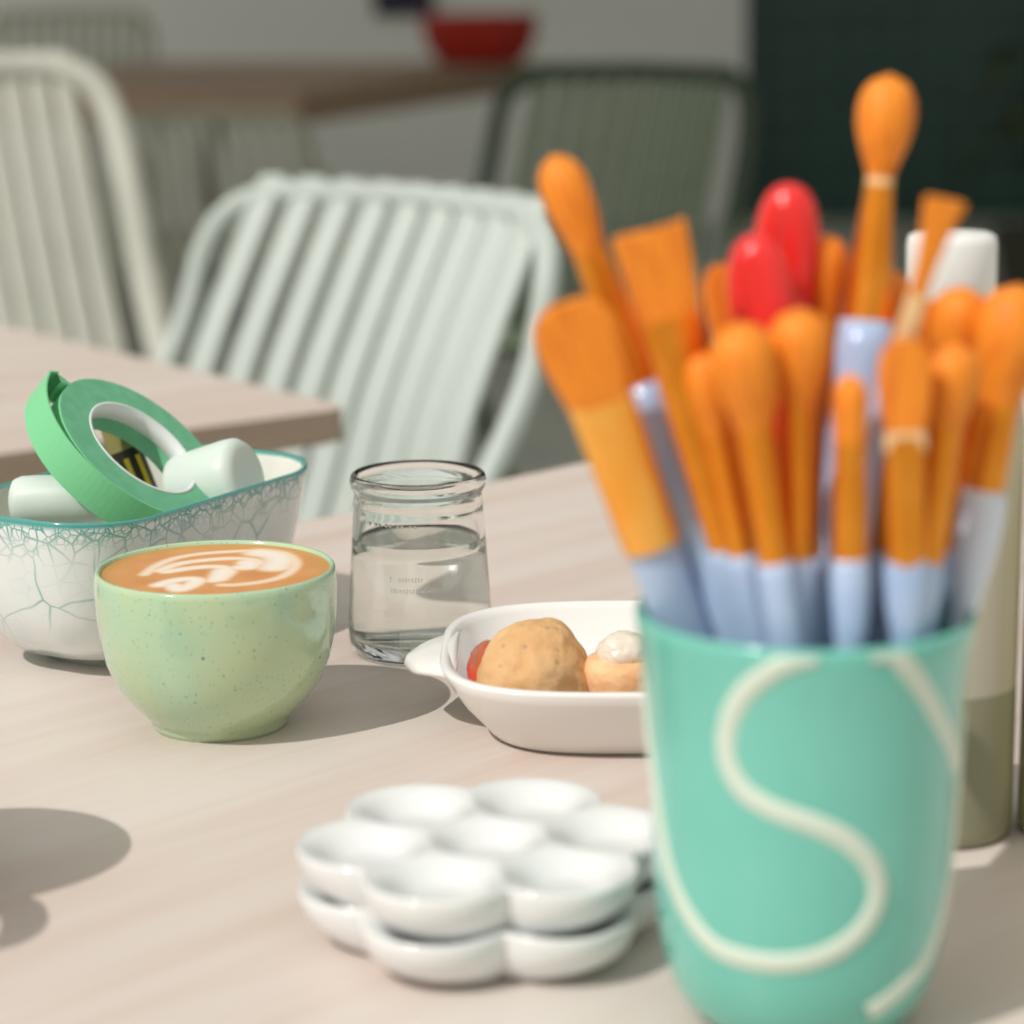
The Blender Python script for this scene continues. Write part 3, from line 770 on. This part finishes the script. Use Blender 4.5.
# unwrap angles
def unwrap(L):
    for i in range(1, len(L)):
        while L[i].x - L[i-1].x > PI: L[i].x -= 2 * PI
        while L[i].x - L[i-1].x < -PI: L[i].x += 2 * PI
    return L
s2 = painted([(888, 650), (908, 668), (925, 692), (938, 716), (948, 736)]); s2 = [Vector((s2[0].x - .13, .1179, 0))] + s2; s2 += [Vector((s2[-1].x + .35, s2[-1].y - .012, 0)), Vector((s2[-1].x + .9, s2[-1].y + .005, 0))]
s3 = painted([(868, 1014), (904, 985), (930, 950)]); s3 += [Vector((s3[-1].x + .28, s3[-1].y + .022, 0)), Vector((s3[-1].x + .42, s3[-1].y + .05, 0)), Vector((s3[-1].x + .75, s3[-1].y + .07, 0))]
for s_ in (s1, s2, s3): mesh('painted_line', ribbon(unwrap(s_)), M['tealstripe'], mug)

# ---------------------------------------------------------------- brushes
BR = 'paintbrushes standing in the teal mug'
def section(w, d, n=24, sq=0):
    out = []
    for i in range(n):
        a = 2 * PI * i / n; c, s = K(a), S(a)
        if sq: e = 1 - sq; c = math.copysign(abs(c) ** e, c); s = math.copysign(abs(s) ** e, s)
        out.append((w * c, d * s))
    return out
def brush(label, tip, j1, j2, hw, fw1, fw2, d1_, d2_, kind='round', hm='blue', fm='ferrule', hwid=None, twist=0, band=False):
    """tip / j1 (bristle-ferrule) / j2 (ferrule-handle) measured positions; d1_, d2_ depth from the mug's axis"""
    T = aty(*tip, MC.y + d2_); P = aty(*j2, MC.y + d1_)
    ax = (T - P); tot = ax.length; ax.normalize()
    f = math.hypot(j1[0] - tip[0], j1[1] - tip[1]) / math.hypot(j2[0] - tip[0], j2[1] - tip[1])
    Lb = tot * f; Lf = tot - Lb
    # handle runs down to the mug's floor or until the inner wall stops it
    k = pxm(P); rh = (hwid or fw2) / 2 * k
    s = 0
    while True:
        q = P - ax * s - MC
        if q.z < .0115: break
        if q.z < .105 and math.hypot(q.x, q.y) > mr(q.z) - .0085: break
        s += .001
        if s > .4: break
    Lh = s
    B = P - ax * Lh
    t = thing('paintbrush', label, 'paintbrush', B, group=BR)
    orient(t, ax, Matrix.Rotation(math.radians(twist), 3, ax) @ CR)
    hw, fw1, fw2 = hw/2*k, fw1/2*k, fw2/2*k
    flat = kind != 'round'
    thin = lambda w: (w * .36 if flat else w)
    # handle
    rings = []
    for u, m_ in ((0, .25), (.02, .42), (.25, .55), (.45, .75), (.65, 1.0), (.85, 1.12), (.96, 1.08), (1, .98)):
        w = rh * m_; dd = min(w, w * (.55 if flat else 1) + .0008)
        if u < .3: w = min(w, .0035); dd = min(dd, .003)
        rings.append([(x, y, Lh * u) for x, y in section(w, dd)])
    mesh('handle', loft(rings), M[hm], t)
    z0 = Lh - .002
    rings = []
    for u in (0, .06, .08, .5, .86, .88, .92, .94, 1):
        w = fw2 + (fw1 - fw2) * u; g = 1.0
        dd = (w if not flat else (fw2 * .75 * (1 - u) + w * .36 * u))
        rings.append([(x * g, y * g, z0 + (Lf + .002) * u) for x, y in section(w, dd, 24, .0 if not flat else .45 * u)])
    mesh('ferrule', loft(rings), M[fm], t, sharp=50)
    if band:
        mesh('ferrule_band_glint', loft([[(x * 1.06, y * 1.06, Lh + Lf * u) for x, y in section(fw1, fw1 * (.36 if flat else 1), 24, .45 if flat else 0)] for u in (.84, .99)], False, False), M['ferrulepale'], t)  # pale ring; on the tallest brush it paints in the ferrule's highlight
    z1 = Lh + Lf - .001; rings = []
    N_ = 14
    for i in range(N_ + 1):
        u = i / N_
        if kind == 'round':    # swelling mop head
            w = fw1 * .95 + (hw - fw1 * .95) * math.sin(min(1, u / .62) * PI / 2) ** 1.3
            if u > .62: w *= math.sqrt(max(.0, 1 - ((u - .62) / .38) ** 2.2))
            dd = w
        elif kind == 'flat':
            w = fw1 * .97 + (hw - fw1 * .97) * u ** .6; dd = max(fw1 * .34 * (1 - .65 * u), .0009)
        elif kind == 'filbert':
            w = fw1 * .97 + (hw - fw1 * .97) * min(1, u / .5) ** .7
            if u > .62: w *= math.sqrt(max(.0, 1 - .80 * ((u - .62) / .38) ** 2.4))
            dd = max(fw1 * .38 * (1 - .6 * u), .0009)
        else:                  # fan / splayed
            w = fw1 * .9 + (hw - fw1) * u ** 1.8; dd = fw1 * .4
        w = max(w, .0004); dd = max(dd, .0003)
        ring = []
        for q, (x, y) in enumerate(section(w, dd, 32, .35 if flat else 0)):
            g = 1 + .03 * math.sin(q * 2.9 + 1.7 * S(q * 1.3)) * (u > .05)
            zj = (Lb + .001) * u + (.0012 * math.sin(q * 2.1) * u if kind in ('flat', 'fan') else 0)
            ring.append((x * g, y * g, z1 + zj))
        rings.append(ring)
    mesh('bristles', loft(rings), M['bristle'], t, sharp=60)
    return t
brush('broad flat paintbrush with gold ferrule, lowest and leftmost leaning out of the mug', (565, 303), (604, 394), (650, 538), 84, 66, 60, -.010, -.024, 'filbert', fm='ferrulegold', hwid=50)
brush('round paintbrush with a long orange head leaning left above the broad flat brush', (552, 155), (588, 252), (638, 380), 50, 34, 44, .004, .010, 'round', hwid=44)
brush('wide square-tipped paintbrush behind the two left-leaning brushes', (649, 232), (668, 314), (724, 540), 74, 62, 36, -.012, -.020, 'flat', twist=8)
brush('narrow paintbrush whose head peeks below the square-tipped brush', (640, 292), (654, 352), (700, 545), 42, 34, 32, .008, .018, 'round')
brush('filbert paintbrush just left of the red scissor handles', (722, 264), (735, 345), (765, 548), 46, 36, 34, .012, .016, 'filbert')
brush('thick round paintbrush in front below the red scissor handles', (738, 322), (750, 425), (774, 556), 66, 40, 36, -.030, -.034, 'round')
brush('round paintbrush in front, right of the red scissor handles', (800, 308), (797, 400), (799, 553), 62, 38, 36, -.024, -.026, 'round')
brush('round paintbrush behind the red scissor handles on their right', (826, 234), (828, 306), (820, 545), 46, 32, 32, .016, .022, 'round')
brush('slim straight paintbrush with a short head, front middle of the mug', (850, 374), (850, 440), (850, 557), 36, 33, 36, -.036, -.036, 'round')
brush('tallest paintbrush, round head rising above all the others', (890, 74), (888, 176), (866, 320), 58, 26, 52, .010, .018, 'round', hwid=54, band=True)
brush('thin fan paintbrush with a bright ferrule crossing in front of the white cap', (945, 203), (926, 292), (893, 376), 44, 19, 27, -.026, -.036, 'fan', fm='ferrulepale')
brush('paintbrush with a pale band under its head, front right of the mug', (905, 340), (903, 428), (905, 557), 54, 40, 40, -.034, -.036, 'filbert', band=True)
brush('round paintbrush below the white cap, behind the front right pair', (964, 286), (952, 365), (926, 545), 56, 36, 36, .010, .012, 'round')
brush('paintbrush leaning right at the front right rim of the mug', (957, 342), (945, 425), (926, 556), 56, 38, 36, -.022, -.024, 'round')
brush('rightmost paintbrush with a blue-white handle leaning out over the rim', (1020, 284), (1009, 405), (985, 490), 74, 40, 38, -.002, .002, 'round', hm='bluewhite', hwid=43)
brush('small paintbrush half hidden right of the tallest brush', (893, 270), (890, 335), (880, 545), 36, 30, 30, .022, .026, 'round')
brush('narrow paintbrush wedged between the two front round brushes', (768, 350), (774, 425), (806, 552), 44, 34, 32, .0, .0, 'round')
brush('narrow paintbrush behind the fan brush, right of the tallest', (926, 300), (922, 365), (900, 545), 42, 32, 32, .018, .018, 'filbert')
brush('narrow paintbrush in the middle row left of the red scissor handles', (700, 352), (712, 430), (742, 548), 46, 34, 34, -.014, -.018, 'round')
brush('paintbrush at the right edge of the photo behind the rightmost brush', (985, 320), (975, 400), (946, 545), 46, 34, 34, .014, .018, 'filbert')

# red scissors
ysc = MC.y + .006
c1 = aty(786, 257, ysc + .012); c2_ = aty(763, 309, ysc - .006)
tipp = MC + Vector((.006, .004, .014))
sx_ = thing('scissors', 'red scissor handles sticking up among the paintbrushes', 'scissors', tipp)
def loop(c, w, h, r, tilt, yaw):
    pts = []
    R_ = Matrix.Rotation(yaw, 3, 'Z') @ Matrix.Rotation(tilt, 3, 'Y')
    for i in range(16):
        a = 2 * PI * i / 16; pts.append(c - tipp + R_ @ Vector((w * K(a), 0, h * S(a))))
    return spline(pts, 3, True)
mesh('handle_loop', tube(loop(c1, .0035, .0150, 1, .04, -.3), .0062, n=18, closed=True), M['red'], sx_)
mesh('handle_loop', tube(loop(c2_, .0035, .0150, 1, -.16, -.5), .0062, n=18, closed=True), M['red'], sx_)
for c, dx in ((c1, .002), (c2_, -.002)):
    a = c - tipp - Vector((0, 0, .020)); b = Vector((dx * .5, dx, .095 ))
    mesh('shank', tube(spline([a, (a + b) / 2, b], 4), [.0068] * 4 + [.0058] * 4 + [.0045], n=14), M['red'], sx_)
    mesh('blade', loft([[(b.x + x, b.y + y, .098) for x, y in section(.0045, .0009, 12)], [(b.x*.8 + x, b.y*.6 + y, .05) for x, y in section(.004, .0008, 12)], [(x, dx * .3 + y, 0) for x, y in section(.0006, .0005, 12)]]), mat('blade_steel', (.6, .6, .62), .25, metal=1), sx_)

# ---------------------------------------------------------------- bottles behind the mug
p = aty(936, 840, .848); p.z = TZ
b1 = thing('paint_bottle', 'tall pale paint bottle with a white cap behind the brush mug', 'bottle', p); print('bottle', p)
mesh('lower_body', lathe([(0, .001), (.024, 0), (.0262, .002), (.0265, .006), (.0265, .055)], 64), M['paintol'], b1)
mesh('body', lathe([(.0265, .055), (.0265, .145), (.0245, .158), (.0185, .169), (.0135, .174), (.0130, .186), (0, .186)], 64), M['bottlep'], b1)
mesh('cap', lathe([(.0120, .176), (.0152, .1762), (.0152, .2085), (.0146, .211), (.0125, .212), (0, .2123)], 64), M['capw'], b1)
p = aty(1078, 850, .845); p.z = TZ
b2 = thing('paint_bottle', 'yellow-olive squeeze bottle at the right edge behind the brush mug', 'bottle', p)
mesh('body', lathe([(0, .001), (.0200, 0), (.0218, .003), (.0218, .118), (.0205, .130), (.016, .139), (.0115, .143), (.0110, .152), (0, .152)], 64), M['bottley'], b2)
mesh('cap', lathe([(.0105, .145), (.0128, .1455), (.0128, .162), (.0105, .167), (.005, .185), (0, .1855)], 48), M['capw'], b2)

# ---------------------------------------------------------------- light
cy = bpy.context.scene.cycles
cy.max_bounces = 24; cy.transmission_bounces = 24; cy.glossy_bounces = 8; cy.transparent_max_bounces = 16
sun = bpy.data.lights.new('sun', 'SUN'); sun.energy = 2.85; sun.angle = math.radians(.6); sun.color = (1, .955, .90)
so = bpy.data.objects.new('sun', sun); C.objects.link(so)
so.rotation_euler = Vector((.69, .586, -1.0)).to_track_quat('-Z', 'Y').to_euler()
w = bpy.data.worlds.new('world'); bpy.context.scene.world = w; w.use_nodes = True
nt = w.node_tree; bg = nt.nodes['Background']
tc = nt.nodes.new('ShaderNodeTexCoord'); sx = nt.nodes.new('ShaderNodeSeparateXYZ'); nt.links.new(tc.outputs['Generated'], sx.inputs[0])
cr_ = nt.nodes.new('ShaderNodeValToRGB'); e = cr_.color_ramp.elements
e[0].position = 0; e[0].color = (.5, .43, .34, 1); e[1].position = 1; e[1].color = (.90, .92, .88, 1)
x = cr_.color_ramp.elements.new(.5); x.color = (.86, .81, .71, 1)
mr_ = nt.nodes.new('ShaderNodeMapRange'); mr_.inputs['From Min'].default_value = -.4; mr_.inputs['From Max'].default_value = .8
nt.links.new(sx.outputs['Z'], mr_.inputs['Value']); nt.links.new(mr_.outputs[0], cr_.inputs['Fac']); nt.links.new(cr_.outputs[0], bg.inputs[0])
bg.inputs[1].default_value = .73

# sunlight refracts through the jar and its water onto the table
sun.cycles.is_caustics_light = True
for o in bpy.data.objects:
    if o.name in ('jar_glass', 'water'): o.cycles.is_caustics_caster = True
    if o.name == 'tabletop': o.cycles.is_caustics_receiver = True
GR = {'slatted_chair': 'slatted metal chairs', 'cafe_table': 'cafe tables', 'coffee_cup': 'coffee cups', 'plastic_pot': 'frosted pots in the bowl', 'paint_bottle': 'bottles behind the brush mug'}
for o in bpy.data.objects:
    k = o.name.split('.')[0]
    if o.parent is None and k in GR: o['group'] = GR[k]
